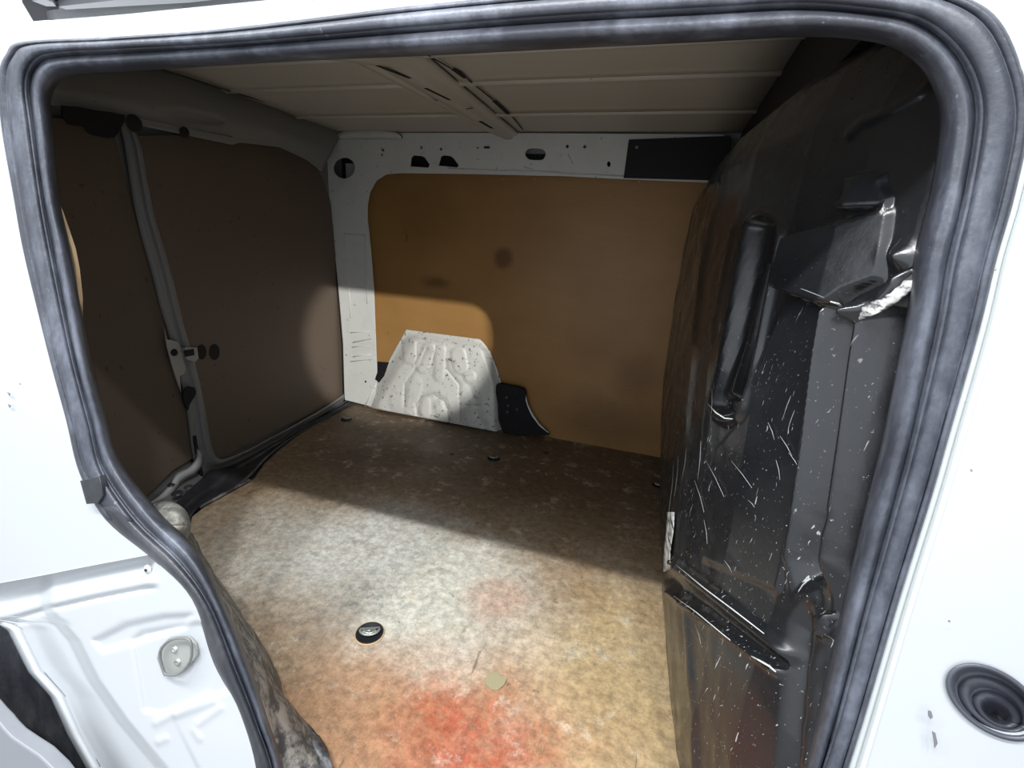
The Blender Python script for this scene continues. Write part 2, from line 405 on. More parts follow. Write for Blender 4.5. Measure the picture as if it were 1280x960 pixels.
# outer body -------------------------------------------------------------
body = thing('van_body', 'glossy white van body side surrounding the black rubber door seal', 'van body', side_pt(1.0, -.2))
def O(i, dx=0, dy=0): return (ROWS[i][1][0]*.35+ROWS[i][2][0]*.65+dx, ROWS[i][1][1]*.35+ROWS[i][2][1]*.65+dy)
left = [O(i) for i in range(5*6, 16*6, 2)]
mid_i = 16*6
pl = [(-420, 800), (-420, -160), (8, -160), (22, 0), (38, 27), (60, 25)] + [O(i) for i in range(17*6, 5*6-1, -2)] + [(187, 694), (100, 711), (0, 730), (-200, 770)]
plate('rear_side_panel', px_list(pl, lambda a, b: at_side(a, b, .004)), [], WHITE, body, .003, .001, (0, 1, 0))
top = [(60, 25.6), (150, 19), (420, -1.5), (700, -24), (1000, -46), (1300, -60), (1700, -60), (1700, 150)] + [O(i) for i in range(28*6, 17*6-1, -2)]
plate('roof_rail', px_list(top, lambda a, b: at_side(a, b, .004)), [], WHITE, body, .003, .001, (0, 1, 0))
# roof skin rising behind the rail
rs = []
for yy, zz in ((.240, .965), (.262, 1.0), (.35, 1.045), (.55, 1.11), (.8, 1.155), (1.1, 1.17), (1.4, 1.165), (1.55, 1.12), (1.60, .95)):
    rs.append([(x_, yy, zz) for x_ in (-.12, .3, .8, 1.3, 1.95)])
grid('roof_skin', rs, WHITE, body, .002)

# front pillar: panel with the dished rubber grommet
fl = ROWS[27*6:]
def flange(lst, d0, d1, prof, mat, nm):
    out = []
    for r in lst:
        dirv = (r[2]-r[1]); dirv = dirv/np.linalg.norm(dirv)
        out.append([at_side(*(r[2]+dirv*(d0+(d1-d0)*u)), out=h) for u, h in prof])
    return grid(nm, out, mat, body, .002, 0)
INGREY = paint('overspray_grey_paint', (.52, .55, .55), .1, .35)
flange(fl, -6, 24, [(0, .0), (.2, .001), (.3, .004), (.42, .004), (.5, .0005), (.62, .0005), (.72, .005), (1.0, .007)], INGREY, 'pillar_flange')
GC = at_side(1243, 877, .008)
Rg = .0305
gn = np.array(SIDE_N)/np.linalg.norm(SIDE_N); gx = np.array([1., 0, 0]); gz = np.cross(gx, gn)*-1
gz = np.cross(gn, gx); 
gn2 = Vector((.42, 1.0, .16)).normalized()        # the dish is pressed in at a slant
gu = Vector((1, -.42, 0)).normalized(); gv = gn2.cross(gu).normalized()
def gpt(r, a): 
    p = Vector(GC) + gu*(r*math.cos(a)) + gv*(r*math.sin(a)); return np.array(p)
def to_side(p, out):
    x_, y_ = pix(p); return at_side(x_, y_, out)
def gel(k, n=40): # picture ellipse of the hole
    a = 2*math.pi*k/n; rx, ry, rot = 64, 35, math.radians(33); dx, dy = rx*math.cos(a), ry*math.sin(a)
    return (1243+dx*math.cos(rot)-dy*math.sin(rot), 877+dx*math.sin(rot)+dy*math.cos(rot))
hole_g = [at_side(*gel(k), out=.007) for k in range(40)]
pr = []
for r in ROWS[28*6-4::3]:
    d = r[2]-r[1]; d = d/np.linalg.norm(d); pr.append(tuple(r[2]+d*21))
pr += [(1045, 1075), (1045, 1300), (1900, 1300), (1900, 100)]
plate('front_pillar_panel', px_list(pr, lambda a, b: at_side(a, b, .007)), [hole_g], WHITE, body, .003, .0012, (0, 1, 0))
# grommet dish rings inside the hole, following the hole's ellipse
rings = [(1.06, .0085, 0, 0), (1.0, .0095, 0, 0), (.97, .007, 0, 0), (.93, -.004, 1, 1), (.84, -.012, 2, 2), (.78, -.009, 2, 3), (.68, -.007, 3, 4), (.62, -.012, 4, 5), (.55, -.017, 5, 6),
         (.50, -.014, 5, 7), (.42, -.012, 5, 8), (.36, -.016, 4, 9), (.28, -.024, 3, 10), (.16, -.028, 2, 10), (.01, -.029, 2, 10)]
gr = []
for s_, h, ox, oy in rings:
    row = []
    for k in range(41):
        p = gel(k % 40); q = (1243+(p[0]-1243)*s_+ox*.6, 877+(p[1]-877)*s_+oy*1.5)
        row.append(at_side(*q, out=h))
    gr.append(row)
GREYRUB = paint('grey_rubber', (.075, .08, .10), .2, .3)
grid('rubber_grommet', gr, GREYRUB, body, .001)
for pts in ([(1160, 888), (1164, 889), (1166, 896), (1163, 899), (1160, 895)], [(1165, 914), (1169, 916), (1172, 929), (1168, 935), (1167, 926)], [(1186, 775), (1188, 776), (1187, 778), (1185, 777)], [(1213, 586), (1216, 588), (1214, 590)]):
    plate('paint_chip', px_list(pts, lambda a, b: at_side(a, b, .0125)), [], paint('chip_grey', (.16, .16, .17)), body, .0006)
for pts in ([(9, 490), (13, 492), (12, 495)], [(10, 505), (14, 507), (12, 510)], [(24, 479), (27, 480), (25, 481)]):
    plate('paint_chip', px_list(pts, lambda a, b: at_side(a, b, .008)), [], bpy.data.materials['chip_grey'], body, .0006)

# lower rear quarter: pressed sheet round the wheel arch
LB = [(600, -120), (700, -100), (770, -60), (780, 0), (787, 11), (840, 37), (870, 64), (919, 86), (960, 109), (1075, 150)]
RB = [(600, 124), (640, 142), (665, 165), (700, 200), (748, 250), (828, 280), (890, 309), (960, 328), (1075, 330)]
def qh(x, y):
    h = 0.0
    up = interp(x, [-100, 0, 60, 110, 187, 240], [742, 733, 722, 711, 694, 688])     # under edge of the upper panel
    lip = interp(x, [-100, 10, 60, 120, 180, 240], [790, 772, 757, 743, 731, 724])
    if x < 200:
        k = sst(202, 186, x)
        if y < lip: h -= k*.020*sst(lip, up, y)*sst(-60, 5, x+30)
        h += k*.0025*math.exp(-((y-lip+4)/5.0)**2) - k*.004*math.exp(-((y-lip-4)/3)**2)
    h += .003*math.exp(-((x-188)/9)**2-((y-727)/7)**2)
    edge = interp(y, [780, 787, 840, 870, 919, 960, 1075], [0, 11, 37, 64, 86, 109, 150])
    if y > 775:
        e = x-edge
        h += .0025*math.exp(-((e-8)/7)**2) - .006*sst(60, 20, e)*sst(8, 20, e)
        h -= .010*sst(6, -4, e)
    e2 = x - interp(y, [760, 800, 850, 900, 960, 1075], [60, 95, 120, 155, 205, 260])
    h += .010*sst(-10, 10, e2)
    e3 = x - interp(y, [760, 960], [150, 250]); h += .002*sst(-4, 4, e3)*sst(860, 950, y)
    d = sdpoly(x, y, [(120, 800), (160, 780), (205, 770), (240, 768), (232, 782), (170, 800), (130, 812)]); h -= .005*sst(6, -4, d)
    d = sdpoly(x, y, [(168, 800), (180, 790), (250, 778), (272, 790), (290, 860), (200, 890), (182, 886)]); h -= .004*sst(5, -3, d)
    for a, b in (((196, 903), (262, 868)), ((222, 893), (268, 876)), ((248, 904), (276, 884)), ((200, 926), (208, 922)), ((244, 912), (250, 922))):
        h += .0018*math.exp(-(dseg(x, y, a, b)/4.5)**2)
    return h
rows = []
ys_ = list(np.arange(676, 1076, 2.5))
for y_ in ys_:
    xl = interp(y_, *zip(*LB)); xr = interp(y_, *zip(*RB)); row = []
    for k in range(131):
        x_ = xl + (xr-xl)*k/130; row.append(at_side(x_, y_, out=-.006 + qh(x_, y_)))
    rows.append(row)
grid('lower_quarter_panel', rows, WHITE, body, .0015)
# return edge of the upper panel over the rail slot
ue = [(-100, 745), (0, 729), (60, 718), (110, 708), (187, 693.5)]
grid('slot_edge', [[at_side(x_, y_, .0052), at_side(x_, y_+.5, .002), at_side(x_, y_+1.2, -.03)] for x_, y_ in crom(ue, 4)], WHITE, body, .001)
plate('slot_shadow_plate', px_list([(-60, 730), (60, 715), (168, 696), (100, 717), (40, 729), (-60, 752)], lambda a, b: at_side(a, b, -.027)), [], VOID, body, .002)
plate('black_gap_sheet', px_list([(-300, 765), (50, 775), (160, 900), (240, 1060), (330, 1300), (-300, 1300)], lambda a, b: at_side(a, b, -.030)), [], RUBBER2, body, .003)  # black sheet filling the dark gap beside the sliding door
wl = lathe('washer', [(.0001, .002), (.0022, .002), (.003, .0005), (.0058, .0005), (.0062, -.001)], at_side(184, 712, .001), (0, -1, .16), INGREY, body, 20)
lathe('screw_hole', [(.0001, .0025), (.0018, .0025), (.0022, .0015)], at_side(184, 712, .0012), (0, -1, .16), SPECK, body, 12)
# smear of dirt at the end of the lip
for pts in ([(150, 748), (190, 741), (186, 745), (165, 752)], [(268, 938), (290, 925), (300, 920), (298, 925), (280, 934), (270, 941)]):
    plate('dirt_smear', px_list(pts, lambda a, b: at_side(a, b, .0015)), [], paint('smear', (.42, .42, .40), .6), body, .0004)

# striker plate with its wire loop
st = thing('striker_plate', 'small zinc steel door striker with two screws on the white quarter panel', 'door striker', at_side(222, 822, .001))
oct_ = [(197, 822), (201, 808), (212, 797), (236, 796), (245, 804), (248, 818), (236, 834), (226, 842), (206, 845), (202, 834)]
def st_pt(a, b, h=.004): return tuple(at_side(a, b, h) - np.array(at_side(222, 822, .001)))
plate('base_plate', [st_pt(*p) for p in oct_], [], paint('pale_zinc', (.30, .31, .29), .6, .4), st, .002, .0007)
loop = [(209, 843), (204, 838), (200, 815), (213, 800), (233, 798), (239, 806), (238, 826), (224, 842), (210, 844)]
tube('wire_loop', [st_pt(a, b, .012) for a, b in smooth_poly(loop[:-1], 3)], .0018, paint('dark_zinc', (.16, .165, .16), .3, .3), st, 8, True)
for q in ((219, 811), (223, 827)):
    lathe('screw', [(.0001, .001), (.0012, .001), (.0016, .003), (.0038, .0028), (.0048, 0)], st_pt(*q, .0055), (0, -1, .16), STEEL, st, 16)

# open sliding door edge, bottom left
sd = plate('sliding_door', px_list(smooth_poly([(-200, 840), (-40, 862), (0, 889), (24, 915), (78, 957), (140, 1060), (120, 1150), (-300, 1150), (-300, 850)], 3), lambda a, b: at_side(a, b, .045)), [], paint('door_grey_white', (.22, .23, .25), .1, .3), None, .012, .003)
tag(sd, 'pale grey rounded panel edge in the bottom left corner, past the dark gap', 'van door')

# ------------------------------------------------------------------ interior shell
W = 1.5
struct(box('wall_back_skin', (-.10, 1.56, -.06), (1.95, 1.58, 1.16), VOID), 'outer skin coloured dark as the void behind the far wall holes')  # dark backing painted as the shaded void behind the rail holes
struct(box('underfloor', (-.10, .12, -.05), (1.95, 1.57, -.022), DOORMETAL), 'metal floor pan under the plywood')
struct(box('dark_cab_panel', (1.75, 0.0, -.05), (1.77, 1.57, 1.2), VOID), 'black panel standing in for the dark cab beyond the bulkhead')  # black panel closing off the cab, its darkness put into the colour
struct(box('wall_rear_skin', (-.12, -.02, -.05), (-.10, 1.57, 1.16), VOID), 'outer skin of the rear doors')
struct(box('bulkhead_void_box', (1.50, .2, 1.0), (1.56, 1.56, 1.15), MATT), 'black box standing in for the dark void over the bulkhead')  # added black box where only the dark gap under the roof shows

# ceiling: panels between pressed ribs, running lengthways
ceil = struct(bpy.data.objects.new('ceiling', None), 'beige-primed ribbed steel roof of the load bay'); link(ceil); ceil.location = (0, 0, 1.13)
def cz(y): return interp(y, [.2, .3, .5, .77, 1.0, 1.55], [.935, .985, 1.06, 1.13, 1.13, 1.13])
ribs = [.785, .965, 1.243]
def cpanel(x0, x1):
    for a, b in ((.215, ribs[0]), (ribs[0], ribs[1]), (ribs[1], ribs[2]), (ribs[2], 1.545)):
        rows = []
        n = 10
        for i in range(n+1):
            y_ = a+.008 + (b-.016-a)*i/n
            z_ = cz(y_)-1.13 + (.004 if 0 < i < n else 0)
            rows.append([(x, y_, z_) for x in np.linspace(x0, x1, 6)])
        grid('roof_panel', rows, CEIL, ceil, .002, 1)
    for r_ in ribs:
        rows = []
        for u, h in ((-.011, 0.002), (-.006, -.003), (-.002, -.0055), (.002, -.0055), (.006, -.003), (.011, 0.002)):
            rows.append([(x, r_+u, cz(r_+u)-1.13+h) for x in np.linspace(x0, x1, 4)])
        grid('roof_rib', rows, CEIL, ceil, .002, 1)
cpanel(-.06, .70); cpanel(.70, 1.53)
# roof bow across the van, narrower towards the far wall
BW = ((0, .0), (.04, -.012), (.19, -.014), (.24, -.008), (.30, -.008), (.34, -.020), (.60, -.022), (.72, -.020), (.76, -.010), (.86, -.010), (.96, -.008), (1, .0))
def bowx(u, y): xl = .60+(y-.77)*.14; return xl + (.775-xl)*u
def bowz(x, y):
    xl = bowx(0, y); return cz(y)-1.13 + interp((x-xl)/(.775-xl), [q[0] for q in BW], [q[1] for q in BW])
bow = []
for y_ in np.linspace(.30, 1.52, 24):
    bow.append([(bowx(u, y_), y_, cz(y_)-1.13+h) for u, h in BW])
grid('roof_bow', bow, CEIL, ceil, .002, 1)
for (xa, ya, xb, yb, wdt) in ((448, 74, 476, 87, .003), (471, 74, 512, 93, .004), (522, 111, 546, 123, .003), (532, 106, 562, 121, .004), (600, 148, 615, 157, .005), (606, 166, 612, 169, .004), (583, 133, 590, 136, .003),
     (518, 66, 525, 70, .007), (566, 95, 582, 106, .006), (617, 133, 635, 149, .006), (640, 152, 653, 168, .002), (528, 72, 563, 94, .002), (584, 107, 616, 132, .002)):
    pa, pb = at_z(xa, ya, 1.115), at_z(xb, yb, 1.115)
    for p in (pa, pb): p[2] = bowz(p[0], p[1]) - .0015
    v = [pa+[-wdt, 0, 0], pa+[wdt, 0, 0], pb+[wdt, 0, 0], pb+[-wdt, 0, 0]]
    thick(mesh('bow_slot', v, [(0, 1, 2, 3)], SPECK, ceil), .001, 1)
JOINT = paint('dark_joint_sealer', (.05, .045, .035), 0, .6)
sj = tube('joint_sealer', [at_y(x_, y_, 1.50) - np.array([0, 0, 1.13]) for x_, y_ in ((497, 172), (560, 171), (650, 170.5), (720, 171), (790, 174), (870, 172))], .0022, JOINT, ceil, 6)

# far wall: sheet-metal rail and pillar with punched holes
far = struct(bpy.data.objects.new('wall_far', None), 'white-painted metal rail and pillar framing the far wall'); link(far); far.location = (0, 1.47, 0)
FY = 1.47
def fy(a, b, y=FY): return at_y(a, b, y) - np.array([0, 1.47, 0])
fo = [(380, 189), (398, 172), (424, 158), (500, 166), (640, 166), (905, 168), (905, 229), (830, 226), (780, 224), (700, 220), (560, 217), (500, 216.5), (482, 218), (470, 226), (462, 240), (459, 256), (459, 275), (463, 310),
      (467, 360), (470, 440), (471, 462), (471, 478), (469, 492), (464, 508), (431, 500), (429, 470), (427, 424), (423, 370), (418, 319), (412, 255), (406, 230), (398, 211), (386, 197)]
ho = [circ(430, 210, 13.5, 13, fy, 24), px_list([(513, 208), (514, 197), (517, 194), (527, 195), (531, 197), (537, 206), (535, 209.5)], fy), px_list([(548, 207), (551, 196), (554, 194), (563, 195), (567, 198), (573.5, 207), (571, 209)], fy),
      px_list(smooth_poly([(656, 192), (659, 187), (664, 185.5), (676, 186), (681, 189), (682, 193), (679, 199), (673, 200), (661, 199)], 2), fy),
      circ(761, 205, 2.2, 3.6, fy, 10), circ(709, 183, 1.9, 2.2, fy, 8), circ(731, 183.5, 1.9, 2.2, fy, 8), circ(551, 186.5, 1.8, 2, fy, 8), circ(526.5, 184.5, 1.6, 2.2, fy, 8), circ(478.5, 187.5, 1.6, 2, fy, 8), circ(477, 193.5, 1.4, 1.6, fy, 8)]
plate('pillar_and_rail', px_list(fo, fy), ho, PILLAR, far, .003, .0015, (0, 1, 0))
for a, b, c_, d_ in ((605, 183, 612, 185.6), (596, 184, 598, 185.6)):
    plate('punched_slot', px_list([(a, b), (c_, b), (c_, d_), (a, d_)], lambda x, y: fy(x, y, FY-.002)), [], SPECK, far, .001)
# clips and plates glimpsed behind the holes
box('cavity_plate', (.02, 1.525-1.47, .95), (.13, 1.53-1.47, 1.03), INNER, far)
# pressed ribs on the pillar and its vertical fold
for p in ([(430, 292), (433, 340), (437, 372), (438, 398)], [(456, 292), (458, 340), (459, 380)], [(431, 292), (455, 294)], [(438, 416), (462, 414), (464, 424), (441, 428)], [(440, 434), (463, 432)], [(441, 446), (464, 443)], [(438, 452), (466, 449), (470, 449)],
          [(640, 212), (690, 216), (780, 220)], [(560, 210), (620, 213), (700, 215)], [(655, 209), (668, 213)], [(710, 193), (716, 205)]):
    tube('pressed_rib', [fy(a, b, FY-.0012) for a, b in p], .0022, PILLAR, far, 6)
tube('edge_bead', [fy(a, b, FY-.001) for a, b in ((470, 480), (462, 497), (456, 508))], .003, PILLAR, far, 6)
tube('panel_gap_strip', [fy(a, b, FY) for a, b in ((386, 197), (399, 212), (408, 232), (412, 255), (418, 319), (423, 370), (428, 430), (430, 502))], .0045, MATT, far, 6)
# dome gusset between roof and pillar
gd = []
for i in range(9):
    u = i/8; row = []
    for k in range(13):
        a = math.pi*k/12; x_ = 460 - 42*math.cos(a)*(1-.15*u); y_ = 174 - 13.5*math.sin(a)*(1-u) - 1
        row.append(fy(x_, y_, FY - .055*math.sin(a)*u*(1-u)*4*.45 - .003))
    gd.append(row)
grid('corner_dome', gd, PILLAR, far, .002)
tube('dome_joint', [fy(460-43*math.cos(math.pi*k/12), 172.5-13.5*math.sin(math.pi*k/12), FY-.002) for k in range(13)], .0022, JOINT, far, 6)
# black flexible strip screwed to the rail
bs = plate('black_cover_strip', px_list([(786, 174.5), (912, 170), (912, 226), (779.5, 222.5)], lambda a, b: at_y(a, b, 1.462)), [], MATT, None, .004, .001)
tag(bs, 'black rectangular cover strip at the right end of the white rail', 'cover strip')
lathe('rivet', [(.0001, .002), (.003, .0018), (.005, 0)], at_y(796, 184, 1.459), (0, -1, 0), DOORMETAL, bs, 14)

# plywood lining on the far wall
py_ = plate('plywood_wall_panel', [(.08, 1.505, -.02), (1.62, 1.505, -.02), (1.62, 1.505, 1.0), (.08, 1.505, 1.0)], [], PLY, None, .006)
tag(py_, 'golden brown stained plywood sheet lining the far wall', 'plywood panel')
for q in ((628, 224), (668, 224.5), (799, 227)):
    lathe('screw_head', [(.0001, .002), (.002, .0018), (.003, 0)], at_y(*q, 1.500), (0, -1, 0), STEEL, py_, 10)

# wheel arch
wa = thing('wheel_arch', 'dirty white pressed steel wheel arch box on the far wall', 'wheel arch', (.55, 1.5, 0))
OFF = np.array([.55, 1.5, 0])
WL = [(412, 509), (418, 503), (440, 492), (470, 476), (490, 464), (503, 455)]
WR = [(412, 0)]
EMB = [([(512, 430), (512, 446)], 8, .006), ([(536, 436), (529, 458)], 8, .006), ([(551, 438), (549, 470)], 6, .006), ([(573, 443), (576, 458)], 9, .006),
       ([(587, 470), (588, 471)], 7, .007), ([(532, 503), (532, 515)], 6, .005), ([(549, 506), (551, 518)], 5, .005), ([(588, 516), (592, 528)], 8, .005), ([(496, 495), (496, 505)], 8, .003), ([(520, 480), (514, 512)], 8, .003)]
RING = [([(523, 520), (521, 505), (530, 494), (542, 492), (556, 500), (561, 512), (562, 524)], 2.2, -.006), ([(507, 508), (507, 480), (524, 456), (534, 436)], 1.6, -.004), ([(559, 450), (560, 462), (575, 480), (576, 530)], 1.6, -.004), ([(576, 505), (598, 506)], 1.4, -.003)]
def wah(x, y):
    sL = x - interp(y, [413, 440, 470, 505], [508, 492, 476, 455]); sR = interp(y, [413, 425, 440, 480, 540], [590, 602, 613, 627, 628]) - x
    sT = y - interp(x, [508, 600], [412, 425])
    h = .004 + .030*sst(0, 22, sL)*sst(0, 12, sR)*sst(-2, 14, sT) + .022*sst(420, 530, y)*sst(0, 14, sR)*sst(0, 20, sL)
    e = sst(0, 10, sL)*sst(0, 8, sR)
    for p, r, a in EMB: h += e*a*sst(r+2, r-2, dline(x, y, p))
    for p, r, a in RING: h += e*a*sst(r+1.5, r-.5, dline(x, y, p))
    d = x - interp(y, [480, 540], [588, 608]); h -= .006*math.exp(-(d/5)**2)*sst(470, 490, y)
    return h
rows = []
for i in range(70):
    t = i/69; yl = 412 + (508-412)*t; xl = interp(yl, [412, 440, 470, 508], [508, 492, 476, 454])
    yr = 424 + (541-424)*t; xr = interp(yr, [424, 430, 440, 460, 480, 541], [600, 606, 613, 621, 627, 628]); row = []
    for k in range(101):
        u = k/100; x_ = xl+(xr-xl)*u; y_ = yl+(yr-yl)*u; row.append(at_y(x_, y_, 1.498-wah(x_, y_)) - OFF)
    rows.append(row)
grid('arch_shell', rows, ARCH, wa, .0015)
foamp = plate('foam_block', [at_y(a, b, 1.455)-OFF for a, b in smooth_poly([(620, 481), (636, 482), (655, 487), (657, 502), (664, 520), (674, 533), (686, 544), (666, 544), (628, 541), (622, 505)], 2)], [], FOAM, wa, .02, .002, (0, 1, 0))
for q in ((633, 497), (635, 507), (634, 515), (646, 512)):
    lathe('foam_dimple', [(.0001, .001), (.004, .002), (.006, 0)], at_y(*q, 1.4515)-OFF, (0, -1, 0), RUBBER, wa, 12)
plate('foam_block', [at_y(a, b, 1.468)-OFF for a, b in [(472, 452), (486, 453), (480, 470), (474, 478), (469, 474), (472, 465)]], [], FOAM, wa, .004)
tube('curved_edge', [at_y(a, b, 1.462)-OFF for a, b in ((656, 492), (659, 506), (666, 520), (675, 532), (686, 541))], [.0035, .004, .004, .0035, .002], PILLAR, wa, 8)
lathe('screw', [(.0001, .002), (.003, .0015), (.005, 0)], at_y(457, 477, 1.466)-OFF, (0, -1, 0), SPECK, wa, 12)

# ------------------------------------------------------------------ rear end of the bay
hd = struct(bpy.data.objects.new('trim_2', None), 'grey-primed header beam above the rear doors'); link(hd)
def hx(a, b, X=.045): return at_x(a, b, X)
HT = [(-60, 62), (60, 74), (130, 80), (200, 86), (250, 102), (300, 118), (380, 142), (432, 158)]
HB = [(-60, 108), (60, 130), (130, 147), (200, 162), (291, 181), (300, 178), (350, 184), (384, 200), (402, 214)]
Ta = crom(HT, 8); rows = []
for k in range(61):
    u = k/60; a0 = np.array([interp(u, np.linspace(0, 1, len(HT)), [p[q] for p in HT]) for q in (0, 1)])
    b0 = np.array([interp(u, np.linspace(0, 1, len(HB)), [p[q] for p in HB]) for q in (0, 1)]); row = []
    for i_ in range(29):
        v_ = i_/28; p = a0+(b0-a0)*v_
        X = .02 + .045*math.sin(math.pi*min(v_*1.1, 1)*.62) - .012*sst(2, -3, sdpoly(p[0], p[1], [(214, 139), (224, 135), (272, 144), (281, 151), (274, 156), (222, 151)]))
        X += .003*sst(2, 0, abs(v_-.62)*10)
        row.append(at_x(p[0], p[1], X))
    rows.append(row)
grid('header_skin', rows, HEADER, hd, .002)
for q, r_ in (((168, 154.5), .017), ((231, 165.5), .012)):
    lathe('punched_hole', [(.0001, .002), (r_, .0015), (r_*1.15, -.001)], hx(*q, .072), (1, 0, -.15), SPECK, hd, 20)
tube('joint_sealer', [hx(a, b, .05) for a, b in ((196, 85), (250, 102), (300, 118), (340, 130), (380, 142), (424, 157))], .002, JOINT, hd, 6)
tube('lower_edge', [hx(a, b, .070) for a, b in ((75, 136), (160, 145), (220, 158), (290, 171))], .002, DOORMETAL, hd, 6)
bp_ = plate('black_corner_cover', px_list(smooth_poly([(77, 132), (120, 138), (155, 144), (150, 160), (142, 172), (125, 171), (110, 166), (104, 158), (85, 155)], 2), lambda a, b: at_x(a, b, .080)), [], MATT, None, .004, .001)
tag(bp_, 'dark plastic cover tucked under the rear header at upper left', 'cover')

def rear_door(name, label):
    return thing(name, label, 'rear door', (0, .74, 0))
DO = np.array([0, .74, 0])
rd1 = rear_door('rear_door', 'left-hand rear door, dark brown lined, beside the black side seal')
rd2 = rear_door('rear_door', 'right-hand rear door with grey flange and wide brown lining by the pillar')
def dx(a, b, X): return at_x(a, b, X) - DO
plate('door_skin', [dx(-120, 90, -.03), dx(158, 140, -.03), dx(185, 250, -.03), dx(212, 380, -.03), dx(240, 520, -.03), dx(246, 620, -.03), dx(100, 700, -.03), dx(-200, 800, -.03)], [], DOORMETAL, rd1, .01)
plate('lining_board', px_list([(-60, 140), (60, 146), (140, 158), (163, 250), (196, 360), (222, 470), (238, 540), (241, 572), (215, 588), (185, 618), (120, 660), (-100, 700)], lambda a, b: dx(a, b, -.012)), [], HARD, rd1, .004)
plate('door_skin', [dx(150, 135, -.03), dx(440, 180, -.03), dx(445, 520, -.03), dx(246, 620, -.03)], [], DOORMETAL, rd2, .01)
plate('lining_board', px_list([(172, 170), (240, 168), (300, 176), (350, 182), (390, 200), (404, 225), (413, 255), (420, 330), (427, 400), (432, 480), (431, 496), (340, 540), (270, 576), (254, 576), (247, 560), (248, 540), (243, 500), (228, 440), (205, 360), (190, 280), (180, 220)], lambda a, b: dx(a, b, -.008)), [], HARD, rd2, .004)
# flange: the grey fold that runs down the meeting edge and along the bottom
FLG = [((148, 146), (163, 150)), ((156, 180), (176, 185)), ((163, 225), (184, 228)), ((170, 265), (192, 268)), ((180, 305), (203, 305)), ((190, 340), (213, 340)), ((200, 380), (222, 378)), ((212, 420), (232, 418)), ((222, 460), (243, 455)), ((232, 500), (253, 500)), ((237, 535), (258, 530)), ((240, 560), (264, 560)), ((250, 590), (272, 573)), ((285, 584), (290, 571)), ((340, 552), (343, 545)), ((400, 520), (400, 513)), ((432, 500), (430, 493))]
rows = []
for a in crom([p+q for p, q in FLG], 5):
    row = []
    for u, X in ((-.02, -.03), (0, .004), (.35, .006), (.55, .008), (.70, .020), (.85, .024), (1.0, .014), (1.05, -.01)):
        row.append(dx(a[0]+(a[2]-a[0])*u, a[1]+(a[3]-a[1])*u, X))
    rows.append(row)
grid('edge_flange', rows, DOORMETAL, rd2, .002)
LATCH = paint('latch_grey', (.34, .33, .30), .4, .5)
plate('latch_bracket', px_list([(204, 405), (208, 424), (222, 427), (226, 436), (229, 452), (232, 462), (229, 468), (224, 470), (226, 490), (222, 480), (214, 455), (208, 432)], lambda a, b: dx(a, b, .030)), [circ(217.5, 440.5, 5, 4.6, lambda a, b: dx(a, b, .030), 16)], LATCH, rd2, .003, .0008)
plate('bracket_backing', px_list([(210, 434), (225, 434), (225, 448), (212, 448)], lambda a, b: dx(a, b, .026)), [], SPECK, rd2, .001)
lathe('rivet_hole', [(.0001, .001), (.003, .001), (.0035, 0)], dx(225.5, 466.5, .031), (1, 0, 0), SPECK, rd2, 10)
o = plate('latch_body', px_list([(229, 434), (244, 434), (246, 447), (242, 452), (231, 449)], lambda a, b: dx(a, b, .040)), [], LATCH, rd2, .014, .001)
plate('latch_slot', px_list([(230, 438), (242, 436), (243, 444), (231, 446)], lambda a, b: dx(a, b, .0495)), [], SPECK, rd2, .002)
plate('cable_boot', px_list(smooth_poly([(231, 485), (242, 484), (244, 492), (240, 499), (236, 506), (234, 513), (231, 506), (228, 496)], 2), lambda a, b: dx(a, b, .030)), [], MATT, rd2, .006, .001)
for q in ((252, 440, 6), (268, 440, 6.5)):
    plate('board_hole', circ(q[0], q[1], q[2], q[2]+3.5, lambda a, b: dx(a, b, -.0045), 18), [], SPECK, rd2, .001)
for q in ((229, 402), (252, 480), (401, 458), (403, 470), (405, 462)):
    lathe('screw_head', [(.0001, .001), (.0015, .001), (.002, 0)], dx(*q, -.005), (1, 0, 0), LATCH if q[0] < 300 else SPECK, rd2, 8)
# white reinforcement at the foot of the doors
ft = crom([(176, 632), (196, 620), (210, 606), (220, 592), (236, 583), (244, 572), (245, 560)], 5)
FOOT = paint('foot_primer', (.42, .42, .41), .2, .5)
rows = [[dx(a, b, .012), dx(a+3, b+3, .030), dx(a+7, b+7, .030), dx(a+9, b+10, .010)] for a, b in ft]
grid('foot_reinforcement', rows, FOOT, rd1, .002)
tube('seam_gap', [dx(a, b, .01) for a, b in ((243, 545), (246, 565), (250, 585), (254, 600))], .005, MATT, rd1, 6)
# torn pale ply edge beside the side seal
pe = plate('torn_board_edge', px_list([(70, 250), (76, 263), (84, 286), (92, 310), (97, 335), (101, 372), (101, 398), (97, 385), (90, 372), (84, 340), (78, 300), (73, 285)], lambda a, b: at_side(a, b, -.045)), [], PALE, None, .005)
tag(pe, 'thin torn strip of pale plywood edge beside the left door seal', 'board edge')

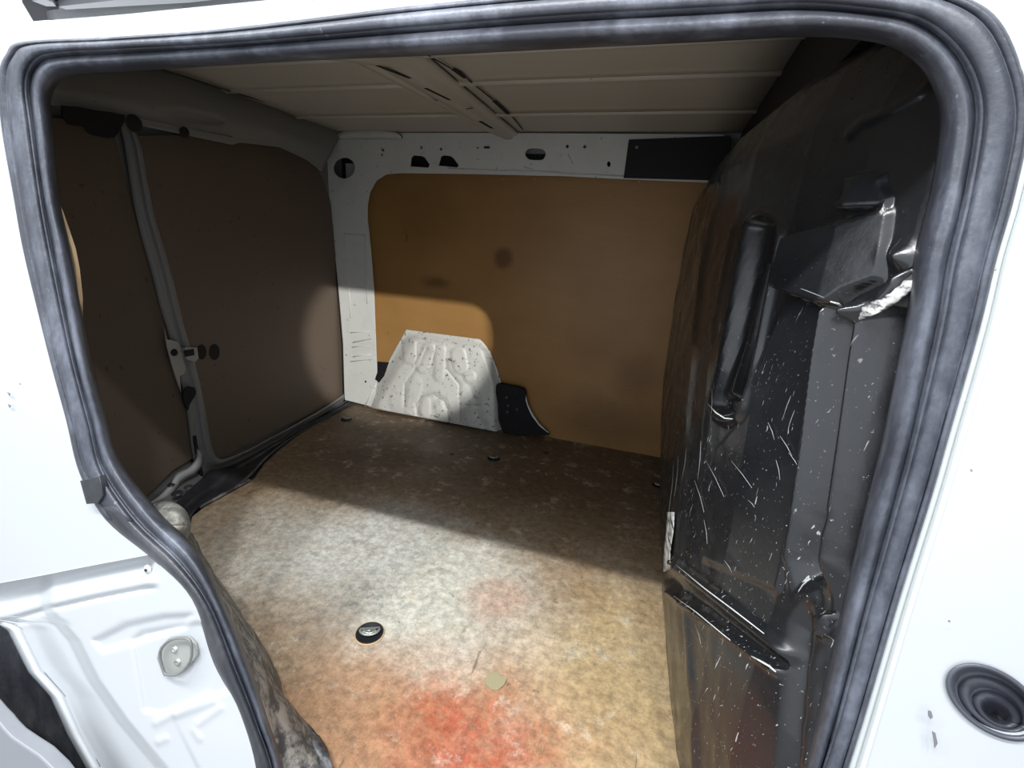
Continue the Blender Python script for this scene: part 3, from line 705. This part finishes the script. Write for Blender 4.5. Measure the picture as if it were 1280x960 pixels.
# threshold: black ribbed rubber along the rear of the floor
thr = thing('rear_threshold', 'dirty black rubber threshold strip between rear doors and plywood floor', 'threshold', (.05, .9, 0))
TO = np.array([.05, .9, 0])
TH = [((178, 652), (236, 668)), ((215, 632), (240, 645)), ((236, 612), (262, 626)), ((250, 600), (300, 608)), ((262, 588), (318, 592)), ((290, 581), (340, 568)), ((340, 555), (376, 540)), ((400, 522), (420, 516)), ((436, 500), (446, 503))]
rows = []
for a in crom([p+q for p, q in TH], 8):
    row = []
    for u, h in ((0, .0), (.1, .004), (.3, .004), (.36, .007), (.44, .007), (.5, .003), (.62, .002), (.78, .003), (.86, .007), (.94, .007), (1.0, -.004)):
        nz = noise.noise((a[0]*.12, u*4, 3))*.0035
        row.append(at_z(a[0]+(a[2]-a[0])*u, a[1]+(a[3]-a[1])*u, h+nz+.003) - TO)
    rows.append(row)
grid('rubber_strip', rows, RUBBER2, thr, .002)
tube('steel_lip', [at_z(a, b, .008)-TO for a, b in ((250, 634), (268, 624), (290, 612), (312, 600))], .004, SILL, thr, 6)
for q, r_ in (((222, 617), .016), ((236, 609), .013), ((248, 617), .012), ((214, 606), .010)):
    prof = [(.0001, r_*.5), (r_*.6, r_*.42), (r_*.95, r_*.15), (r_, 0)]
    lathe('rubber_lump', prof, at_z(*q, .004)-TO, (0, 0, 1), RUBBER2, thr, 14)
# worn rubber buffer behind the lower left seal
rows = []
bc = at_side(205, 655, -.09)
for i in range(13):
    th_ = math.pi*.5*i/12; row = []
    for k in range(25):
        a = 2*math.pi*k/24; r_ = math.sin(th_)
        px_ = 203 + 32*r_*math.cos(a) + 4*r_; py2 = 657 + 31*r_*math.sin(a)
        row.append(at_side(px_, py2, -.075 - .05*(1-math.cos(th_)) ))
    rows.append(row)
bfo = grid('rubber_buffer', rows, BUFFER, None, .002)
tag(bfo, 'rounded worn grey buffer with cream top edge behind the lower left seal', 'buffer')

# ------------------------------------------------------------------ floor board
FE = [(236, 668), (240, 646), (262, 628), (300, 609), (318, 598), (330, 580), (350, 562), (376, 541), (420, 517), (446, 503)]
lefts = [at_z(a, b, 0) for a, b in FE]
nearF = [at_z(a, b, 0) for a, b in [(430, 1000), (416, 965), (398, 930), (372, 893), (350, 868), (343, 840), (322, 800), (296, 765), (268, 730), (244, 700)]]
fpts = nearF + lefts + [(.05, 1.50, 0), (1.50, 1.50, 0), (1.53, .9, 0), (1.56, .08, 0), (nearF[0][0]+.02, .08, 0)]
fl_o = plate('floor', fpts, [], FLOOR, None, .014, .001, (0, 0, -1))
struct(fl_o, 'plywood load floor with cement dust, brown wear and a red stain')
# dirty step between seal and floor, and the torn rubber at its foot
stp = thing('step_trim', 'dirty speckled metal step edge with torn black rubber, lower left', 'step trim', at_z(340, 860, 0))
SO = np.array(at_z(340, 860, 0))
sa = [(215, 668), (246, 700), (262, 724), (276, 750), (292, 795), (311, 832), (326, 865), (336, 905), (350, 960), (356, 1070)]
sb = [(240, 668), (258, 706), (274, 735), (298, 768), (326, 806), (347, 846), (354, 872), (376, 898), (404, 938), (440, 1070)]
rows = []
for a in crom([p+q for p, q in zip(sa, sb)], 8):
    row = []
    p0 = at_side(a[0]-6, a[1], -.02); p1 = at_z(a[2], a[3], .002)
    for k in range(15):
        u = k/14; p = p0*(1-u)+p1*u; p = p + np.array([.35, .3, .9])*(.010*math.sin(math.pi*u) + .007*noise.noise((a[0]*.05, a[1]*.05, u*3))*math.sin(math.pi*u)); row.append(p-SO)
    rows.append(row)
grid('metal_step', rows, SILL, stp, .002)
rows = []
TR = [((306, 828), (322, 838)), ((322, 852), (342, 862)), ((330, 880), (360, 882)), ((338, 910), (386, 908)), ((348, 945), (404, 930)), ((356, 985), (418, 965)), ((362, 1060), (440, 1060))]
for a in crom([p+q for p, q in TR], 8):
    row = []
    for k in range(17):
        u = k/16; p = at_z(a[0]+(a[2]-a[0])*u, a[1]+(a[3]-a[1])*u, .02+.03*(1-u)+.012*noise.noise((a[0]*.06, a[1]*.05, u*5))+.008*math.sin(u*9)*(1-u)); row.append(p-SO)
    rows.append(row)
grid('torn_rubber', rows, rubber('scuffed_torn_rubber', (.03, .03, .034), (.30, .30, .31), .75), stp, .002)

# floor tie-down rings
def ring_thing(px_, py_, r, label, full=True, ang=0.5):
    c = at_z(px_, py_, .0015); t = thing('tie_down_ring', label, 'tie-down ring', c, 'tie-down rings let into the floor')
    lathe('black_cup', [(r*1.06, 0), (r*1.04, .003), (r*.97, .0032), (r*.90, .001), (.0001, .0006)], (0, 0, 0), (0, 0, 1), MATT, t, 32)
    lathe('worn_rim', [(r*1.05, .0022), (r*1.10, .0018), (r*1.13, -.0005)], (0, 0, 0), (0, 0, 1), PALE if full else MATT, t, 32)
    ca, sa_ = math.cos(ang), math.sin(ang)
    pts = []
    for k in range(17):
        a = math.pi*k/16; x_ = r*.74*math.cos(a); y_ = -r*.62*math.sin(a)+r*.25; pts.append((x_*ca-y_*sa_, x_*sa_+y_*ca, .006))
    tube('ring', pts, r*.10, STEEL, t, 8, True)
    if full:
        pts = [(x_*.55, y_*.55, .006) for x_, y_, z_ in pts]; tube('inner_bow', pts, r*.10, STEEL, t, 8, True)
        mesh('anchor_plate', [(x_*.58, y_*.58, .0035) for x_, y_, z_ in [(p[0]*1.6, p[1]*1.6, 0) for p in pts]], [tuple(range(len(pts)))], STEEL, t)
        for s_ in (-1, 1):
            lathe('screw', [(.0001, .002), (r*.11, .0018), (r*.13, 0)], (s_*r*.45*ca-r*.02*sa_, s_*r*.45*sa_+r*.02*ca, .0045), (0, 0, 1), STEEL, t, 10)
    return t
ring_thing(462, 792, .0255, 'largest steel tie-down ring in a black cup on the brightly lit pale floor', True, .45)
ring_thing(617, 573, .021, 'shaded tie-down ring in the dark back floor below the wheel arch', False, .3)
ring_thing(433, 524, .020, 'shaded tie-down ring in the far rear corner beside the white pillar', False, .2)
ring_thing(824, 607, .021, 'shaded tie-down ring partly hidden against the black bulkhead', False, .2)
for (a, b, r_, l_) in ((683, 566, .011, 'small dark oval knot hole right of the shaded tie-down ring'), (565, 567.5, .007, 'small dark screw hole left of the shaded tie-down ring')):
    o = lathe('floor_plug', [(.0001, .0006), (r_*.8, .0006), (r_, 0)], (0, 0, 0), (0, 0, 1), paint('dark_stain', (.04, .022, .012), 0, .8), fl_o, 18)
    o.location = at_z(a, b, .0012); o['label'] = l_
for (a, b, c_, d_) in ((437, 940, 438, 941),): pass
# flaked patch of old filler on the floor
fk = plate('filler_flake', px_list([(606, 848), (612, 842), (622, 840), (626, 846), (634, 848), (630, 856), (622, 863), (614, 862), (607, 856)], lambda a, b: at_z(a, b, .0015)), [], paint('olive_filler', (.33, .29, .17), .5, .7), fl_o, .0015)

# ------------------------------------------------------------------ bulkhead
bk = thing('bulkhead', 'scratched glossy black moulded plastic bulkhead on the right', 'bulkhead', (1.45, .8, 0))
BO = np.array([1.45, .8, 0])
def bx(y, z):
    d = y - (.084 + max(z, 0)/6)
    g = interp(d, [-.03, 0, .03, .08, .16, .3, .5, .8], [.185, .158, .136, .105, .070, .034, .010, 0])
    b = interp(z, [-.05, 0, .05, .1, .2, .3, .6, .8, .9, .96, 1.0], [1.445, 1.435, 1.425, 1.412, 1.397, 1.388, 1.383, 1.386, 1.392, 1.412, 1.455])
    return b + g*interp(z, [0, .15, .4], [.5, .72, 1.])
def P_(x, y, z): return pix((x, y, z))
PAD = [(1003, 296), (1040, 284), (1080, 271), (1110, 259), (1117, 264), (1110, 320), (1106, 348), (1092, 354), (1068, 366), (1052, 380), (1040, 381), (988, 362), (994, 330)]
TAB = [(1070, 222), (1088, 217), (1107, 219), (1108, 232), (1116, 248), (1114, 258), (1062, 262), (1056, 256), (1068, 248)]
FACE = [(986, 366), (1044, 384), (1028, 450), (1010, 560), (990, 690), (975, 740), (880, 700), (868, 640), (898, 560), (925, 530), (945, 480)]
CAPS = [(957, 290), (948, 340), (932, 420), (914, 505)]
LEDGE = [(1056, 392), (1075, 380), (1110, 366), (1148, 338), (1150, 360), (1128, 384), (1090, 400), (1066, 404)]
def relief(x, y, z):
    """returns push towards the bay (metres) at picture point x, y"""
    h = 0.0
    if y < 480 and x > 960:
        kk = np.clip((1118-x)/128, 0, 1)
        h += (.004+.022*kk)*sst(3, -3, sdpoly(x, y, PAD)) + (.003+.05*np.clip((1118-x)/128, 0, 1)*.5)*sst(3, -2, sdpoly(x, y, TAB))
    if x > 850 and 340 < y < 760: h += .004*sst(4, -4, sdpoly(x, y, FACE))
    if x < 1010 and 250 < y < 560:
        d = dline(x, y, CAPS); h -= .016*sst(21, 12, d); h += .008*math.exp(-((d-23)/3.5)**2)
        d2 = dline(x, y, [(952, 330), (930, 420), (908, 490)]); h += .010*math.exp(-(d2/5)**2)
    if x > 960 and y > 350:
        # dark groove, raised column, second groove down to the lower boundary
        gx_ = interp(y, [385, 450, 550, 650, 700, 745], [1058, 1047, 1033, 1018, 1010, 1008])
        e = x-gx_; k = sst(378, 392, y)*sst(745, 700, y)
        h -= k*.020*math.exp(-(e/14)**2)
        h += k*.007*math.exp(-((e+21)/3.5)**2)
        h += k*.014*math.exp(-((e-36)/11)**2)
        h -= k*.016*math.exp(-((e-64)/10)**2)
    h += .016*sst(6, -6, sdpoly(x, y, LEDGE)) if x > 1030 and 310 < y < 430 else 0
    h += .010*math.exp(-((x-1131)/15)**2-((y-321)/14)**2)
    if y > 640:
        d = dseg(x, y, (842, 704), (985, 818)); h += .010*math.exp(-(d/6.5)**2)
        d = dseg(x, y, (838, 742), (972, 840)); h += .009*math.exp(-(d/4.0)**2)
        d = dseg(x, y, (838, 722), (976, 828)); h -= .006*math.exp(-(d/7)**2)
        gx_ = interp(y, [700, 760, 840, 960], [1000, 994, 985, 975]); e = x-gx_
        h -= .010*math.exp(-((e-10)/10)**2)*sst(740, 790, y)
        h += .010*sst(3, -3, max(abs(x-1038)-9, abs(y-784)-14)) 
        if x > 985: h += .0025*noise.noise((x*.06, y*.03, 1.0))*sst(985, 1000, x)
    # raised rough column by the far edge
    h += .003*noise.noise((x*.10, y*.018, 5.0))*sst(930, 850, x)
    d = x - interp(y, [230, 300, 500, 700, 900], [905, 880, 862, 852, 870]); h += .006*math.exp(-(d/4)**2)*sst(240, 300, y)
    d = x - interp(y, [260, 400, 600], [922, 893, 876]); h += .004*math.exp(-(d/3)**2)*sst(240, 300, y)*sst(640, 560, y)
    d = dline(x, y, [(1062, 168), (1080, 152), (1115, 138), (1150, 118), (1168, 100)]); h += .003*math.exp(-(d/6)**2)
    return h
yv = np.concatenate([np.linspace(1.50, .9, 26), np.linspace(.88, .42, 80), np.linspace(.417, .055, 210)])
zv = list(np.concatenate([np.linspace(-.03, .9, 330), np.linspace(.905, 1.0, 16)]))
rows = []
for z_ in zv:
    row = []; ny = .05 + max(z_, 0)/6 + .034
    yr_ = np.where(yv > .42, yv, ny + (yv-.055)*(.42-ny)/(.42-.055))
    for y_ in yr_:
        x_ = bx(y_, z_); a, b = P_(x_, y_, z_)
        h = relief(a, b, z_) if 780 < a < 1220 and 80 < b < 1000 else 0
        row.append((x_-h-BO[0], y_-BO[1], z_-BO[2]))
    rows.append(row)
rows.append([(max(x_+BO[0], 1.495)-BO[0], y_, z_) for x_, y_, z_ in rows[-1]])
grid('moulded_panel', rows, BLACK, bk, 0)
def on_bulk(px_, py_, lift=.004):
    d = ray(px_, py_); lo, hi = .3, 2.2
    last = None
    for t in np.linspace(.25, 2.0, 500):
        p = CAM+d*t
        if p[0] > bx(p[1], p[2]) - relief(px_, py_, 0) - lift and t > .27: return p
    return CAM+d*.6
# bright scuffs worn on the edges of the mouldings
def scuff(pts, r0, nm='scuffed_edge', mt=None):
    P = [on_bulk(*p)-BO for p in pts]; n = len(P)
    tube(nm, P, [r0*(.3+.9*math.sin(math.pi*(i+.4)/(n))) for i in range(n)], mt or SCUFF, bk, 6)
m = N('scraped_plastic_edge'); m.col(m.mix(m.ramp(m.noise(70, 6, .75, stretch=(1, .35, 1.6)), .42, .56), (.05, .052, .055), (.60, .60, .57))); m.rough(.5); SCRAPE = m.m
def patch(top_, bot_, mt, nm, lift=.004):
    T_, B_ = crom(top_, 6), crom(bot_, 6)
    grid(nm, [[on_bulk(*(a+(b-a)*u), lift)-BO for u in np.linspace(0, 1, 6)] for a, b in zip(T_, B_)], mt, bk, .0006, 0)
patch([(1064, 393), (1082, 378), (1108, 366), (1134, 348), (1150, 336)], [(1068, 402), (1086, 396), (1112, 384), (1136, 366), (1150, 354)], SCRAPE, 'scraped_ledge')
patch([(1018, 650), (1010, 670), (1003, 690)], [(1022, 652), (1015, 672), (1009, 694)], SCRAPE, 'scraped_edge')
patch([(834, 640), (833, 660), (830, 690), (829, 715)], [(843, 640), (842, 662), (838, 690), (838, 712)], SCRAPE, 'scraped_edge')
scuff([(885, 505), (895, 516), (906, 523), (918, 524)], .0009)
scuff([(935, 818), (950, 826), (962, 833), (970, 840)], .0010)
scuff([(842, 745), (870, 765), (900, 790), (930, 814)], .0006)
scuff([(845, 706), (880, 735), (920, 765), (955, 792)], .0007)
scuff([(1038, 377), (1048, 380), (1055, 386)], .0009)
SCRATCH = paint('scratch_grey', (.30, .30, .30), 0, .5)
for a, b, c_, d_ in ((882, 575, 905, 621), (914, 576, 940, 610), (986, 566, 999, 586), (970, 575, 975, 600), (842, 580, 836, 640), (848, 570, 843, 620), (858, 560, 852, 600), (876, 551, 872, 600), (868, 600, 880, 640), (880, 650, 884, 680),
                     (869, 782, 876, 805), (960, 528, 968, 550), (985, 355, 1030, 372), (975, 545, 990, 570), (905, 700, 915, 716), (890, 480, 888, 530), (935, 625, 943, 634)):
    scuff([(a, b), ((a+c_)/2+1, (b+d_)/2), (c_, d_)], .00032, 'scratch', SCRATCH)
# parts of the body and the seal were laid out in world coordinates: shift them under their empties
for root in (body, seal):
    for ch in root.children: ch.location = -root.location
